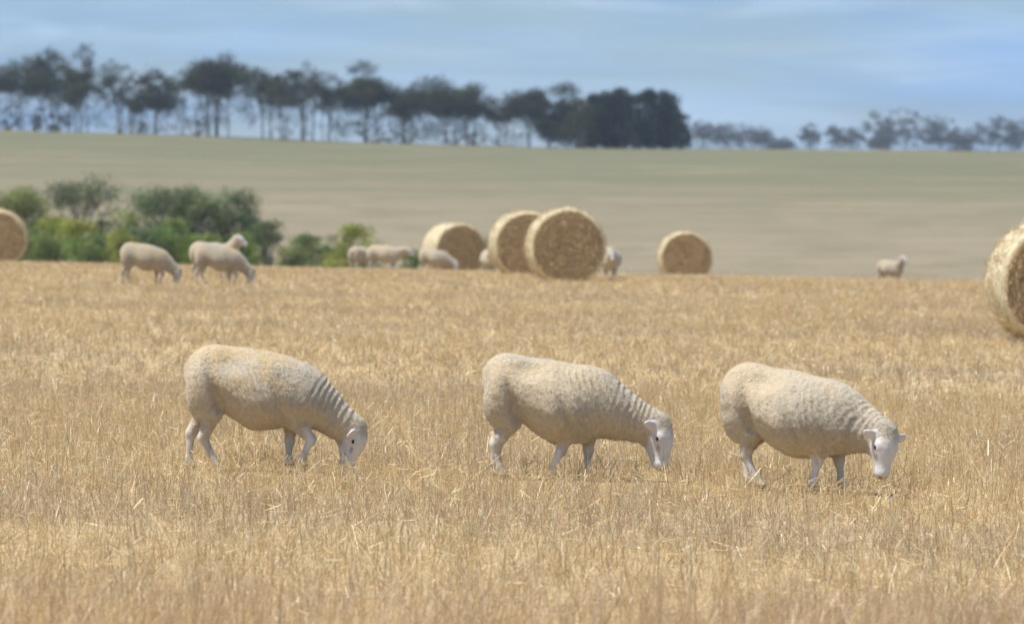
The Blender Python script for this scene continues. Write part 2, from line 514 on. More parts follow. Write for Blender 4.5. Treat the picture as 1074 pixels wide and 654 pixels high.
def p_trunk(st):
    st = np.array(st, float)
    xs = np.linspace(st[0, 0], st[-1, 0], 160)
    cols = [np.interp(xs, st[:, 0], st[:, k]) for k in (1, 2, 3)]
    kk = np.ones(9) / 9
    cols = [np.convolve(np.pad(c, 4, mode='edge'), kk, 'valid') for c in cols]
    def f(P):
        x = P[..., 0]
        tp, bt, hw = (np.interp(x, xs, c) for c in cols)
        zc, hh = (tp + bt) / 2, np.maximum((tp - bt) / 2, 0.01)
        dz = (P[..., 2] - zc) / hh
        # broad, rounded belly and a slightly narrower back
        hw = np.maximum(hw, 0.01) * (1.0 - 0.16 * np.clip(dz, -0.25, 1))
        rr = (np.abs(P[..., 1] / hw) ** 2.05 + np.abs(dz) ** 2.05) ** (1 / 2.05)
        d = (rr - 1) * np.minimum(hw, hh)
        over = np.maximum(st[0, 0] - x, x - st[-1, 0])
        return np.where(over > 0, np.sqrt(over ** 2 + np.maximum(d, 0) ** 2), d)
    lo = np.array([st[0, 0], -st[:, 3].max() * 1.05, st[:, 2].min()])
    hi = np.array([st[-1, 0], st[:, 3].max() * 1.05, st[:, 1].max()])
    return f, lo, hi

def make_sheep(P, h=0.006, detail=True, seed=0):
    """P: pose in metres, x towards the head, z up from the ground, rump at x = 0"""
    wool, skin = [], []
    dz_ = P.get('short', 0.03)                                   # length of leg taken off the pose
    zm = lambda z: z - dz_ * min(1.0, max(0.0, z / 0.25))
    P = dict(P)
    P['trunk'] = [(a, zm(b), zm(c), d) for a, b, c, d in P['trunk']]
    P['haunch'] = (P['haunch'][0], zm(P['haunch'][1]), P['haunch'][2]); P['shoulder'] = (P['shoulder'][0], zm(P['shoulder'][1]), P['shoulder'][2])
    P['neck'] = [(a, b, zm(c), d) for a, b, c, d in P['neck']]
    P['poll'] = (P['poll'][0], P['poll'][1], zm(P['poll'][2]))
    P['legs'] = [[(a, b, zm(c), d) for a, b, c, d in ch] for ch in P['legs']]
    wool.append((p_trunk(P['trunk']), 0.02))
    for s in (1, -1):
        hx, hz, hr = P['haunch']
        wool.append((p_ell((hx, s * 0.085, hz), (hr * 0.88, 0.085, hr * 1.35)), 0.05))
        sx, sz, sr = P['shoulder']
        wool.append((p_ell((sx, s * 0.095, sz), (sr * 0.85, 0.07, sr * 1.35)), 0.05))
    N = [np.array(q, float) for q in P['neck']]               # (x,y,z,r)
    for a, b in zip(N[:-1], N[1:]):
        wool.append((p_cone(a[:3], b[:3], a[3], b[3], P.get('neck_sy', 0.82)), 0.045))
    # head frame
    pol, ax = np.array(P['poll'], float), unit(P['axis'])
    up = np.array(P['up'], float); up = unit(up - ax * (up @ ax)); lat = np.cross(up, ax)
    hs = P.get('head', 1.0)
    H = lambda a, l, u: pol + hs * (a * ax + l * lat + u * up)
    R = np.stack([ax, lat, up])
    wool.append((p_ell(H(0.005, 0, -0.015), np.array((0.072, 0.064, 0.070)) * hs, R), 0.04))
    wool.append((p_ell(H(0.035, 0, 0.034), np.array((0.050, 0.040, 0.024)) * hs, R), 0.02))                # topknot
    for s in (1, -1):
        wool.append((p_ell(H(0.040, s * 0.036, -0.060), np.array((0.052, 0.026, 0.046)) * hs, R), 0.03))   # woolly cheeks
    skin.append((p_ell(H(0.070, 0, -0.002), np.array((0.078, 0.064, 0.060)) * hs, R), 0.03))
    skin.append((p_cone(H(0.08, 0, 0.002), H(0.200, 0, -0.012), 0.056 * hs, 0.036 * hs, 0.98), 0.035))
    skin.append((p_cone(H(0.06, 0, -0.066), H(0.190, 0, -0.040), 0.040 * hs, 0.025 * hs, 0.85), 0.04))
    skin.append((p_ell(H(0.208, 0, -0.018), np.array((0.030, 0.035, 0.036)) * hs, R), 0.02))
    for s in (1, -1):
        skin.append((p_ell(H(0.072, s * 0.050, 0.026), np.array((0.026, 0.016, 0.018)) * hs, R), 0.015))   # brows
        e = P.get('ear', (-0.15, 0.9, 0.05))                  # along axis, outwards, up
        ed = unit(e[0] * ax + s * e[1] * lat + e[2] * up)
        en = 0.85 * up + 0.45 * ax; en = unit(en - ed * (en @ ed)); eb = np.cross(en, ed)
        c = H(0.022, s * 0.056, 0.010) + ed * 0.036 * hs
        skin.append((p_ell(c, np.array((0.050, 0.027, 0.0100)) * hs, np.stack([ed, eb, en])), 0.012))
    for chain in P['legs']:
        for q, (a, b) in enumerate(zip(chain[:-1], chain[1:])):
            if len(chain) == 5 and q == 0:
                wool.append((p_cone(a[:3], b[:3], a[3], b[3]), 0.03)); continue
            if q == len(chain) - 4 and len(chain) == 5 or (len(chain) == 4 and q == 0):   # woolly upper third of the limb
                m_ = [a[k] + (0.92 if len(chain) == 5 else 0.5) * (b[k] - a[k]) for k in range(4)]
                wool.append((p_cone(a[:3], m_[:3], a[3] * 1.04, m_[3] * 1.03), 0.022))
                a = [a[k] + (0.70 if len(chain) == 5 else 0.4) * (b[k] - a[k]) for k in range(4)]
            skin.append((p_cone(a[:3], b[:3], a[3], b[3]), 0.022))
        j = chain[-3]
        skin.append((p_ell((j[0] + (-0.004 if len(chain) == 5 else 0.003), j[1], j[2]), (0.026, 0.024, 0.032)), 0.015))   # hock or knee
        e = chain[-1]
        skin.append((p_cone((e[0] + 0.004, e[1], 0.034), (e[0] + 0.022, e[1], 0.020), 0.026, 0.021), 0.012))
    prims = wool + skin
    lo = np.min([p[0][1] for p in prims], 0) - 3 * h; hi = np.max([p[0][2] for p in prims], 0) + 3 * h
    lo[2] = -2 * h
    dims = np.ceil((hi - lo) / h).astype(int) + 1
    G = np.full(dims, 1.0, np.float32)
    axes = [lo[k] + h * np.arange(dims[k]) for k in range(3)]
    for (f, a, b), k in prims:
        m = k + 3 * h
        i0 = np.clip(np.floor((a - m - lo) / h).astype(int), 0, dims - 1)
        i1 = np.clip(np.ceil((b + m - lo) / h).astype(int) + 1, 1, dims)
        sl = tuple(slice(i0[q], i1[q]) for q in range(3))
        pts = np.stack(np.meshgrid(*[axes[q][sl[q]] for q in range(3)], indexing='ij'), -1)
        d = f(pts).astype(np.float32)
        g = G[sl]
        t = np.clip(0.5 + 0.5 * (d - g) / k, 0, 1)
        G[sl] = d * (1 - t) + g * t - k * t * (1 - t)
    G = np.maximum(G, (-0.0 - axes[2])[None, None, :].astype(np.float32))   # flat soles on the ground
    V, Q = surface_nets(G, lo, h)
    # smooth a little
    E = np.concatenate([Q[:, [0, 1]], Q[:, [1, 2]], Q[:, [2, 3]], Q[:, [3, 0]]])
    deg = np.bincount(E.ravel(), minlength=len(V)).astype(float)
    for it in range(2):
        S = np.zeros_like(V)
        for c in range(3):
            S[:, c] = np.bincount(E[:, 0], V[E[:, 1], c], len(V)) + np.bincount(E[:, 1], V[E[:, 0], c], len(V))
        V = V + 0.5 * (S / deg[:, None] - V)
    dw = np.min([p[0][0](V) for p in wool], 0); ds = np.min([p[0][0](V) for p in skin], 0)
    w = sstep(-0.016, 0.016, ds - dw + 0.008 * fbm(V * 40, 2, seed + 31))                            # 1 = fleece
    def normals(V):
        n = np.cross(V[Q[:, 2]] - V[Q[:, 0]], V[Q[:, 3]] - V[Q[:, 1]])
        out = np.stack([sum(np.bincount(Q[:, k], n[:, c], len(V)) for k in range(4)) for c in range(3)], -1)
        return out / (np.linalg.norm(out, axis=1, keepdims=True) + 1e-12)
    ph = np.zeros(len(V))
    if detail:
        n = normals(V)
        # neck folds, square to the neck
        a, b = N[0][:3], N[-1][:3]; ab = b - a; L = np.linalg.norm(ab)
        s = ((V - a) @ ab) / L
        nm = sstep(P.get('fold0', 0.02), P.get('fold0', 0.02) + 0.07, s) * (1 - sstep(L - 0.06, L + 0.02, s)) * w
        wob = fbm(V * 7, 2, seed + 3)
        fold = np.sin(2 * np.pi * s / P.get('fold_len', 0.036) + 5.0 * wob)
        topm = sstep(-0.10, 0.10, (V[:, 2] - np.interp(V[:, 0], [a[0], b[0]], [a[2], b[2]])))
        d = P.get('fold', 0.006) * fold * nm * (0.35 + 0.65 * topm) * (0.55 + 0.6 * fbm(V * 11, 2, seed + 8))
        # slanting wrinkles on ribs and shoulder
        for (cx, wd, slope, lam, amp) in P.get('wrinkles', []):
            q = V[:, 0] + slope * (V[:, 2] - 0.5) + 0.04 * fbm(V * 5, 2, seed + 5)
            mask = np.exp(-((q - cx) / wd) ** 2) * w * sstep(0.2, 0.4, np.abs(n[:, 1])) * sstep(0.66, 0.55, V[:, 2] - 0.02)
            wv = np.sin(2 * np.pi * q / lam)
            d = d + amp * (1 - 2 * np.abs(wv) ** 0.7) * mask * (0.5 + 0.8 * fbm(V * 6, 2, seed + 6))
        # hollow in front of the thigh
        for (cx, cz, rx, rz, sl_, amp) in P.get('creases', []):
            q = ((V[:, 0] - cx + sl_ * (V[:, 2] - cz)) / rx) ** 2 + ((V[:, 2] - cz) / rz) ** 2
            d = d - amp * np.exp(-q) * w * sstep(0.3, 0.7, np.abs(n[:, 1]))
        d = d + w * (0.0050 * fbm(V * 9, 2, seed + 1) + 0.0022 * fbm(V * 30, 2, seed + 2) + 0.0018 * vnoise(V * 85, seed + 4))
        V = V + n * d[:, None]
        ph = d
    # colours
    top = sstep(0.40, 0.66, V[:, 2])
    dirt = fbm(V * 6 + 5 * seed, 3, seed + 11)
    cream, gold, dull = np.array([0.49, 0.41, 0.295]), np.array([0.49, 0.365, 0.205]), np.array([0.385, 0.335, 0.26])
    col = cream + (gold - cream) * (sstep(0.0, 0.5, dirt + 0.25) * sstep(0.35, 0.6, V[:, 2]) * P.get('stain', 0.7))[:, None]
    col = col + (dull - col) * (0.75 * sstep(-0.1, 0.6, -dirt))[:, None]
    col *= (1 + 0.10 * fbm(V * 45, 2, seed + 15))[:, None]
    sk = np.array([0.58, 0.56, 0.53]) * (1 + 0.10 * fbm(V * 25, 2, seed + 13))[:, None]
    rel = (V - pol) / hs
    ha, hl, hu = rel @ ax, rel @ lat, rel @ up
    onhead = (ha > -0.05) & (ha < 0.27) & (np.abs(hl) < 0.16) & (np.abs(hu) < 0.1)
    nose = onhead & (np.abs(hl) < 0.03)
    sk = np.where((nose * sstep(0.222, 0.240, ha) * 0.55)[:, None] > 0, sk + (np.array([0.36, 0.27, 0.25]) - sk) * (nose * sstep(0.222, 0.240, ha) * 0.7)[:, None], sk)
    for s in (1, -1):
        q = np.sqrt((ha - 0.233) ** 2 + (hl - s * 0.017) ** 2 * 0.7 + (hu + 0.004) ** 2)
        sk = sk + (np.array([0.10, 0.07, 0.065]) - sk) * (onhead * sstep(0.013, 0.007, q))[:, None]          # nostril
        q = np.abs(ha - 0.128) * 0.35 + np.abs(np.abs(hl) - 0.052) * 0.4 + np.abs(hu - 0.012 + 0.15 * (ha - 0.1)) * 0.9
        sk = sk + (np.array([0.16, 0.11, 0.09]) - sk) * (onhead * sstep(0.016, 0.007, q) * 0.35)[:, None]     # tear line
        er = (rel - np.array([0, 0, 0])) @ np.stack([ax, lat, up]).T
        inn = onhead & (s * hl > 0.085)
    earm = onhead & (np.abs(hl) > 0.072) & (ha < 0.075)
    sk = np.where(earm[:, None], sk * np.array([1.05, 0.96, 0.92]), sk)
    mouth = onhead & (np.abs(hu + 0.030) < 0.004) & (ha > 0.15)
    sk = np.where(mouth[:, None], sk * 0.55, sk)
    # dust and mud on the shins, pink skin round the eyes and muzzle
    leg = ~onhead & (V[:, 2] < 0.30)
    mud = sstep(0.0, 0.45, fbm(V * np.array([22, 22, 9]), 3, seed + 41) + 0.22) * leg
    sk = sk + (np.array([0.33, 0.25, 0.175]) - sk) * (0.55 * mud)[:, None]
    q = np.sqrt((ha - 0.082) ** 2 + (hu - 0.012) ** 2)
    pink = onhead * (sstep(0.036, 0.018, q) * 0.25 + sstep(0.20, 0.235, ha) * 0.25 + 0.10 * sstep(0.1, 0.5, fbm(V * 30, 2, seed + 43)))
    sk = sk + (np.array([0.55, 0.40, 0.355]) - sk) * np.clip(pink, 0, 0.8)[:, None]
    hoof = (V[:, 2] < 0.035) & ~onhead
    sk = np.where(hoof[:, None], np.array([0.12, 0.095, 0.075]), sk)
    c = sk + (col - sk) * w[:, None]
    c = c * P.get('tone', 1.0) * (1.0 if detail else 0.76)
    me = fast_mesh('sheep', V, Q, np.clip(c, 0.01, 0.9), smooth=True)
    at_ = me.attributes.new('wool', 'FLOAT', 'POINT'); at_.data.foreach_set('value', w.astype(np.float32))
    eyes = [(H(0.080, s * 0.0655, 0.016), R) for s in (1, -1)]
    return me, eyes, hs

def ball(name, r, sx=1, sy=1, sz=1, n=10):
    import bmesh
    bm = bmesh.new(); bmesh.ops.create_uvsphere(bm, u_segments=n, v_segments=n, radius=r)
    for v in bm.verts:
        v.co.x *= sx; v.co.y *= sy; v.co.z *= sz
    me = bpy.data.meshes.new(name); bm.to_mesh(me); bm.free()
    for p in me.polygons:
        p.use_smooth = True
    return me

def fleece_fibres(body, me, n, seed):
    """short wool tips standing off the fleece: soft edge against the light"""
    r = np.random.default_rng(seed)
    V = np.empty(len(me.vertices) * 3, np.float32); me.vertices.foreach_get('co', V); V = V.reshape(-1, 3)
    Nn = np.empty(len(V) * 3, np.float32); me.vertices.foreach_get('normal', Nn); Nn = Nn.reshape(-1, 3)
    w = np.empty(len(V), np.float32); me.attributes['wool'].data.foreach_get('value', w)
    c = np.empty(len(V) * 4, np.float32); me.attributes['col'].data.foreach_get('color', c); c = c.reshape(-1, 4)[:, :3]
    idx = np.flatnonzero(w > 0.6); idx = r.choice(idx, n, replace=n > len(idx))
    p = V[idx] + r.normal(0, 0.002, (n, 3)); nn = Nn[idx]
    comb = np.array([-0.35, 0, -0.5])
    clump = np.stack([fbm(V[idx] * 38, 1, seed + q) for q in (1, 2, 3)], -1)
    d = nn + 0.25 * comb + 0.40 * clump + r.normal(0, 0.16, (n, 3))
    d /= np.linalg.norm(d, axis=1, keepdims=True)
    L = r.uniform(0.004, 0.009, n)[:, None]
    s1 = np.cross(d, r.normal(0, 1, (n, 3))); s1 /= np.linalg.norm(s1, axis=1, keepdims=True); s2 = np.cross(d, s1)
    wd = r.uniform(0.0010, 0.0020, n)[:, None]
    b0 = p - nn * 0.003
    ring = [math.cos(q) * s1 + math.sin(q) * s2 for q in (0, 2.0944, 4.18879)]
    T = np.stack([b0 + ring[0] * wd, b0 + ring[1] * wd, b0 + ring[2] * wd, p + d * L], 1).reshape(-1, 3)
    nrm = np.stack([nn + 0.5 * ring[0], nn + 0.5 * ring[1], nn + 0.5 * ring[2], nn * 0.6 + d], 1).reshape(-1, 3)
    k = np.repeat(c[idx] * r.uniform(0.92, 1.12, (n, 1)), 4, 0)
    i4 = np.arange(n)[:, None] * 4
    Fc = np.concatenate([i4 + np.array([[0, 1, 3]]), i4 + np.array([[1, 2, 3]]), i4 + np.array([[2, 0, 3]])])
    fm = fast_mesh('fleece', T, Fc, np.clip(k, 0, 0.9), smooth=True)
    fm.normals_split_custom_set_from_vertices((nrm / np.linalg.norm(nrm, axis=1, keepdims=True)).tolist())
    o = link('fleece', fm, M_WOOL, body)
    o['kind'] = 'stuff'
    return o
M_WOOL = mat_leaf('wool_tips', 0.0)

def place_sheep(P, x, y, yaw, label, group, h=0.0068, detail=True, seed=0, scale=1.0, fibres=0):
    me, eyes, hs = make_sheep(P, h, detail, seed)
    o = link('sheep', me, M_SHEEP)
    o.location = (x, y, gz(x, y)); o.rotation_euler = (0, 0, math.radians(yaw)); o.scale = (scale,) * 3
    tag(o, label, 'sheep', group)
    if detail:
        for p, R in eyes:
            e = link('eye', EYE_MESH, None, o)
            e.location = Vector(p)
            from mathutils import Matrix
            e.rotation_euler = Matrix(R.T.tolist()).to_euler()
    if fibres:
        fleece_fibres(o, me, fibres, seed + 100)
    return o
EYE_MESH = ball('eye', 0.0115, 1.25, 0.75, 0.8); EYE_MESH.materials.append(M_EYE)

# hind legs: hip, stifle, hock, fetlock, foot; fore legs: elbow, knee, fetlock, foot  (x, y, z, radius)
def hind(y, hip, stifle, hock, fet, foot):
    return [(hip[0], y * 0.9, hip[1], 0.088), (stifle[0], y, stifle[1], 0.056), (hock[0], y, hock[1], 0.0245), (fet[0], y, fet[1], 0.017), (foot[0], y, foot[1], 0.018)]
def fore(y, elb, knee, fet, foot):
    return [(elb[0], y, elb[1], 0.045), (knee[0], y, knee[1], 0.0245), (fet[0], y, fet[1], 0.017), (foot[0], y, foot[1], 0.018)]

SHEEP1 = dict(
    trunk=[(0.0, .61, .57, .02), (.02, .67, .46, .10), (.06, .712, .40, .145), (.12, .746, .395, .165), (.19, .758, .385, .180), (.29, .738, .325, .205),
           (.385, .730, .262, .24), (.50, .710, .262, .24), (.60, .684, .285, .20), (.70, .645, .285, .175), (.78, .585, .30, .14), (.84, .52, .34, .09), (.88, .45, .40, .02)],
    haunch=(.115, .475, .115), shoulder=(.64, .42, .115),
    neck=[(.70, 0, .465, .15), (.79, 0, .39, .118), (.88, 0, .318, .093), (.96, 0, .268, .078)], neck_sy=.9, fold=.006, fold_len=.037, fold0=-0.02,
    poll=(.995, 0.0, .268), axis=(-.16, -.10, -1), up=(1, -0.35, -.1), ear=(0.42, .75, -.15), head=1.0,
    wrinkles=[(.42, .14, .55, .075, .005), (.60, .06, .3, .05, .003)], creases=[(.185, .46, .030, .13, .30, .034), (.66, .30, .05, .05, 0, .015), (.27, .63, .10, .06, .0, .018), (.56, .36, .025, .12, .3, .015)],
    legs=[hind(-.085, (.12, .46), (.165, .36), (.115, .215), (.175, .075), (.185, .035)), hind(.085, (.09, .46), (.115, .36), (.035, .235), (.02, .07), (.03, .035)),
          fore(-.075, (.66, .30), (.735, .205), (.685, .085), (.68, .035)), fore(.075, (.62, .32), (.605, .185), (.60, .07), (.60, .035))], stain=.9)

SHEEP2 = dict(
    trunk=[(0.0, .63, .55, .02), (.02, .675, .46, .10), (.06, .708, .40, .145), (.12, .728, .395, .17), (.19, .722, .370, .180), (.29, .701, .285, .215),
           (.385, .690, .222, .255), (.50, .668, .228, .245), (.60, .662, .255, .20), (.67, .64, .262, .175), (.74, .575, .26, .145), (.80, .50, .30, .10), (.85, .43, .36, .02)],
    haunch=(.105, .46, .115), shoulder=(.55, .40, .125),
    neck=[(.66, 0, .445, .155), (.76, 0, .39, .122), (.86, 0, .345, .098), (.945, 0, .322, .083)], neck_sy=.85, fold=.006, fold_len=.034, fold0=0.0,
    poll=(.975, -0.01, .332), axis=(.12, -.20, -1), up=(1, -.55, .2), ear=(-0.30, .85, -.25), head=1.06,
    wrinkles=[(.36, .10, .55, .085, .003), (.56, .10, .28, .062, .0050)], creases=[(.165, .45, .030, .14, .25, .036), (.25, .62, .09, .055, .0, .026), (.46, .36, .025, .10, .3, .016)],
    legs=[hind(-.085, (.12, .44), (.15, .35), (.075, .225), (.095, .08), (.115, .035)), hind(.085, (.10, .44), (.13, .35), (.062, .225), (.055, .08), (.06, .035)),
          fore(-.085, (.47, .30), (.435, .19), (.385, .08), (.38, .035)), fore(.08, (.585, .30), (.58, .18), (.575, .07), (.575, .035))], stain=.35)

SHEEP3 = dict(
    trunk=[(0.0, .60, .53, .03), (.02, .655, .45, .12), (.06, .69, .38, .165), (.13, .716, .365, .19), (.21, .710, .335, .205), (.31, .682, .255, .24),
           (.42, .672, .198, .275), (.53, .645, .198, .265), (.63, .632, .225, .215), (.71, .60, .225, .19), (.78, .535, .245, .15), (.84, .46, .29, .10), (.88, .40, .35, .02)],
    haunch=(.13, .44, .12), shoulder=(.60, .38, .125),
    neck=[(.70, 0, .43, .15), (.79, -.01, .375, .120), (.87, -.03, .345, .098), (.93, -.05, .325, .084)], neck_sy=.88, fold=.005, fold_len=.034, fold0=0.03,
    poll=(.955, -.075, .345), axis=(.06, -.22, -1), up=(.80, -.60, .10), ear=(-0.22, .9, -.05), head=1.02,
    wrinkles=[(.42, .12, .45, .09, .004), (.60, .10, .22, .07, .0045)], creases=[(.20, .42, .032, .13, .2, .036), (.27, .60, .09, .055, .0, .026), (.50, .33, .025, .10, .3, .016)],
    legs=[hind(-.10, (.14, .42), (.19, .33), (.165, .21), (.225, .075), (.245, .035)), hind(.095, (.10, .42), (.15, .33), (.085, .22), (.10, .075), (.11, .035)),
          fore(-.09, (.58, .28), (.575, .18), (.555, .07), (.55, .035)), fore(.085, (.63, .28), (.635, .18), (.645, .07), (.65, .035))], stain=.35)

NEAR = 'three shorn sheep grazing in the foreground'
def px_x(px, d):
    return (px - W_PX / 2) / F_PX * d
place_sheep(SHEEP1, px_x(193, 32.5), 32.5, 0, 'cream sheep grazing with wrinkled neck, its head down and one foreleg bent', NEAR, seed=1, fibres=20000, scale=.985)
place_sheep(SHEEP2, px_x(507, 32.35), 32.35, -2, 'cream sheep grazing in the middle of the three, white face in profile', NEAR, seed=2, fibres=20000, scale=1.02)
place_sheep(SHEEP3, px_x(760, 31.65), 31.7, -24, 'plump cream sheep grazing with its white face turned to the camera', NEAR, seed=3, fibres=20000, scale=1.02)

# the flock further back
def far_pose(base, **kw):
    q = dict(base); q.update(kw); return q
UPNECK = dict(neck=[(.70, 0, .52, .16), (.80, 0, .60, .125), (.87, 0, .70, .095), (.90, 0, .77, .08)], poll=(.91, 0, .79), axis=(.85, -.1, -.55), up=(.5, 0, .85), ear=(-.2, .9, -.1))
STAND = far_pose(SHEEP1, legs=[hind(-.085, (.12, .44), (.15, .35), (.075, .225), (.085, .08), (.09, .035)), hind(.085, (.10, .44), (.13, .35), (.10, .225), (.11, .08), (.12, .035)),
                 fore(-.085, (.63, .30), (.62, .19), (.62, .08), (.62, .035)), fore(.08, (.67, .30), (.67, .18), (.67, .07), (.67, .035))],
                 trunk=[(a, b - 0.03 * (a < .5), c, d) for a, b, c, d in SHEEP1['trunk']], stain=.4)
FAR = 'sheep scattered among the far bales'
def far_sheep(base, px_rump, d, yaw, label, seed, scale=1.0, h=0.016, **kw):
    place_sheep(far_pose(base, **kw), px_x(px_rump, d), d, yaw, label, FAR, h=h, detail=False, seed=seed, scale=scale)
far_sheep(SHEEP1, 126, 97, 0, 'small grazing sheep in front of the green shrubs, leftmost of the far flock', 11)
far_sheep(SHEEP1, 204, 99, 0, 'small grazing sheep standing in front of another whose head is raised', 12, stain=.9)
far_sheep(STAND, 199, 106, -10, 'small sheep with white head raised, half hidden behind a grazing one', 13, tone=1.1, **UPNECK)
far_sheep(STAND, 369, 148, 60, 'far sheep seen from behind beside the yellow-green bush', 14, tone=1.05, neck=SHEEP1['neck'])
far_sheep(STAND, 385, 143, -6, 'far pale sheep standing side-on left of the bales, its head level', 15, tone=1.12,
          neck=[(.70, 0, .50, .16), (.82, 0, .54, .12), (.92, 0, .58, .09), (.97, 0, .60, .08)], poll=(.99, 0, .60), axis=(.85, 0, -.5), up=(.5, 0, .85))
far_sheep(SHEEP2, 440, 150, -8, 'far sheep grazing in front of the bale left of the overlapping pair', 16, tone=1.08)
far_sheep(STAND, 510, 150, -80, 'far white-faced sheep looking out between two bales', 17, tone=1.1, **UPNECK)
far_sheep(STAND, 638, 117.5, -86, 'pale sheep standing in the shade at the right side of the largest bale', 18, tone=1.05,
          neck=[(.70, 0, .50, .16), (.82, 0, .54, .12), (.90, 0, .60, .09), (.93, 0, .63, .08)], poll=(.95, 0, .63), axis=(.6, 0, -.8), up=(.8, 0, .6))
far_sheep(STAND, 922, 157, -48, 'lone far sheep with raised head at the right edge of the rise', 19, **UPNECK)

# ------------------------------------------------------------------ round bales
def bale_meshes(seed):
    r = np.random.default_rng(seed)
    R, L, nseg = 0.75, 0.60, 96
    th = np.arange(nseg) / nseg * 2 * np.pi
    prof = [(-1, .93), (-.985, .965), (-.95, .985), (-.88, 1.0)] + [(v, 1.0) for v in np.linspace(-.75, .75, 9)] + [(.88, 1.0), (.95, .985), (.985, .965), (1, .93)]
    V = []
    for t, rad in prof:
        dirs = np.stack([np.cos(th), np.sin(th)], -1)
        rr = R * rad * (1 + 0.012 * fbm(np.stack([np.cos(th) * 2, np.sin(th) * 2, th * 0 + t * 1.5], -1), 2, seed) + 0.006 * vnoise(np.stack([np.cos(th) * 9, np.sin(th) * 9, th * 0 + t * 6], -1), seed + 1))
        x, z = dirs[:, 0] * rr, dirs[:, 1] * rr
        z = np.maximum(z, -R * 0.955)                      # settled flat on the ground
        V.append(np.stack([x, np.full(nseg, t * L), z + R * 0.955], -1))
    V = np.stack(V); npf = len(prof)
    i = np.arange(npf - 1)[:, None] * nseg; j = np.arange(nseg)[None]; j2 = (j + 1) % nseg
    F = np.stack([i + j, i + j2, i + nseg + j2, i + nseg + j], -1).reshape(-1, 4)
    side = fast_mesh('wrapped_side', V.reshape(-1, 3), F, smooth=True)
    ends = []
    for s, ring in ((-1, V[0]), (1, V[-1])):
        c = np.array([0, s * L, R * 0.955]); rings = []
        nr = 22
        for k in range(nr):
            t = 1 - k / nr
            p = c + (ring - c) * t
            q = np.stack([p[:, 0] * 9, p[:, 2] * 9, p[:, 0] * 0], -1)
            p = p.copy(); bulge = 0.03 * (1 - t ** 6) + (0.014 * np.sin(k * 1.9) + 0.018 * fbm(q, 2, seed + 5)) * (k > 0)
            p[:, 1] = s * (L + bulge)
            rings.append(p)
        A = np.concatenate([np.concatenate(rings), [c + np.array([0, s * 0.03, 0])]])
        i = np.arange(nr - 1)[:, None] * nseg
        Fq = np.stack([i + j, i + j2, i + nseg + j2, i + nseg + j], -1).reshape(-1, 4)
        last = (nr - 1) * nseg
        Ft = np.stack([last + j[0], last + j2[0], np.full(nseg, nr * nseg), np.full(nseg, nr * nseg)], -1)
        me = bpy.data.meshes.new('end_face')
        me.from_pydata(A.tolist(), [], [list(f) for f in Fq] + [list(f[:3]) for f in Ft])
        for p in me.polygons:
            p.use_smooth = True
        ends.append(me)
    # loose straw sticking out of the ends and the wrap
    n = 5200
    rad = R * np.sqrt(r.uniform(0, 1, n)) * 0.97; a = r.uniform(0, 2 * np.pi, n); s = np.where(r.uniform(0, 1, n) < 0.5, -1, 1)
    p = np.stack([np.cos(a) * rad, s * (L + 0.02), np.sin(a) * rad + R * 0.955], -1)
    tang = np.stack([-np.sin(a), 0 * a, np.cos(a)], -1)
    d = tang * r.choice([-1, 1], n)[:, None] + r.normal(0, 0.4, (n, 3)) + np.stack([0 * a, s * r.uniform(0.0, 0.8, n), 0 * a], -1)
    m = 1800
    a2 = r.uniform(0, 2 * np.pi, m); yy = r.uniform(-L, L, m)
    p2 = np.stack([np.cos(a2) * R, yy, np.sin(a2) * R + R * 0.955], -1)
    nn2 = np.stack([np.cos(a2), 0 * a2, np.sin(a2)], -1)
    d2 = np.stack([-np.sin(a2), 0 * a2, np.cos(a2)], -1) * r.choice([-1, 1], m)[:, None] + r.normal(0, 0.3, (m, 3)) + 0.25 * nn2
    p, d = np.concatenate([p, p2]), np.concatenate([d, d2])
    ok = p[:, 2] > 0.06; p, d = p[ok], d[ok]; n = len(p)
    d = d / np.linalg.norm(d, axis=1, keepdims=True)
    ln = r.uniform(0.04, 0.12, n)[:, None]
    sd = np.cross(d, r.normal(0, 1, (n, 3))); sd = sd / np.linalg.norm(sd, axis=1, keepdims=True) * 0.0035
    T = np.stack([p - sd, p + sd, p + d * ln + sd, p + d * ln - sd], 1).reshape(-1, 3)
    T[:, 2] = np.maximum(T[:, 2], 0.01)
    c = np.where(r.uniform(0, 1, (n, 1)) < 0.4, PALE, BROWN * 1.1) * r.uniform(0.7, 1.15, (n, 1))
    straw = fast_mesh('loose_straw', T, np.arange(4 * n).reshape(-1, 4), np.repeat(c, 4, 0))
    return side, ends, straw

def place_bale(px, d, yaw, label, seed, scale=1.0):
    x = px_x(px, d)
    root = bpy.data.objects.new('round_bale', None); C.objects.link(root)
    root.location = (x, d, gz(x, d) - 0.01); root.rotation_euler = (0, 0, math.radians(yaw)); root.scale = (scale,) * 3
    tag(root, label, 'bale', 'round straw bales standing in the field')
    side, ends, straw = bale_meshes(seed)
    link('wrapped_side', side, M_BSIDE, root)
    for e in ends:
        link('end_face', e, M_BEND, root)
    st = link('loose_straw', straw, M_BLADE, root); st['kind'] = 'stuff'
    return root
place_bale(-2, 148, 4, 'round straw bale cut off by the left edge, beside the green shrubs', 41)
place_bale(476, 155, 19, 'round bale just left of the overlapping pair, a sheep grazing before it', 42, .98)
place_bale(550, 128, 7, 'round bale half hidden behind the largest bale', 43)
place_bale(593, 113, 5, 'largest whole round bale, brown end facing us, in front of another', 44)
place_bale(718, 163, 3, 'round bale standing alone right of the overlapping pair', 45)
place_bale(1107, 67.8, 5, 'near round bale cut off by the right edge, pale wrapped side showing', 46)

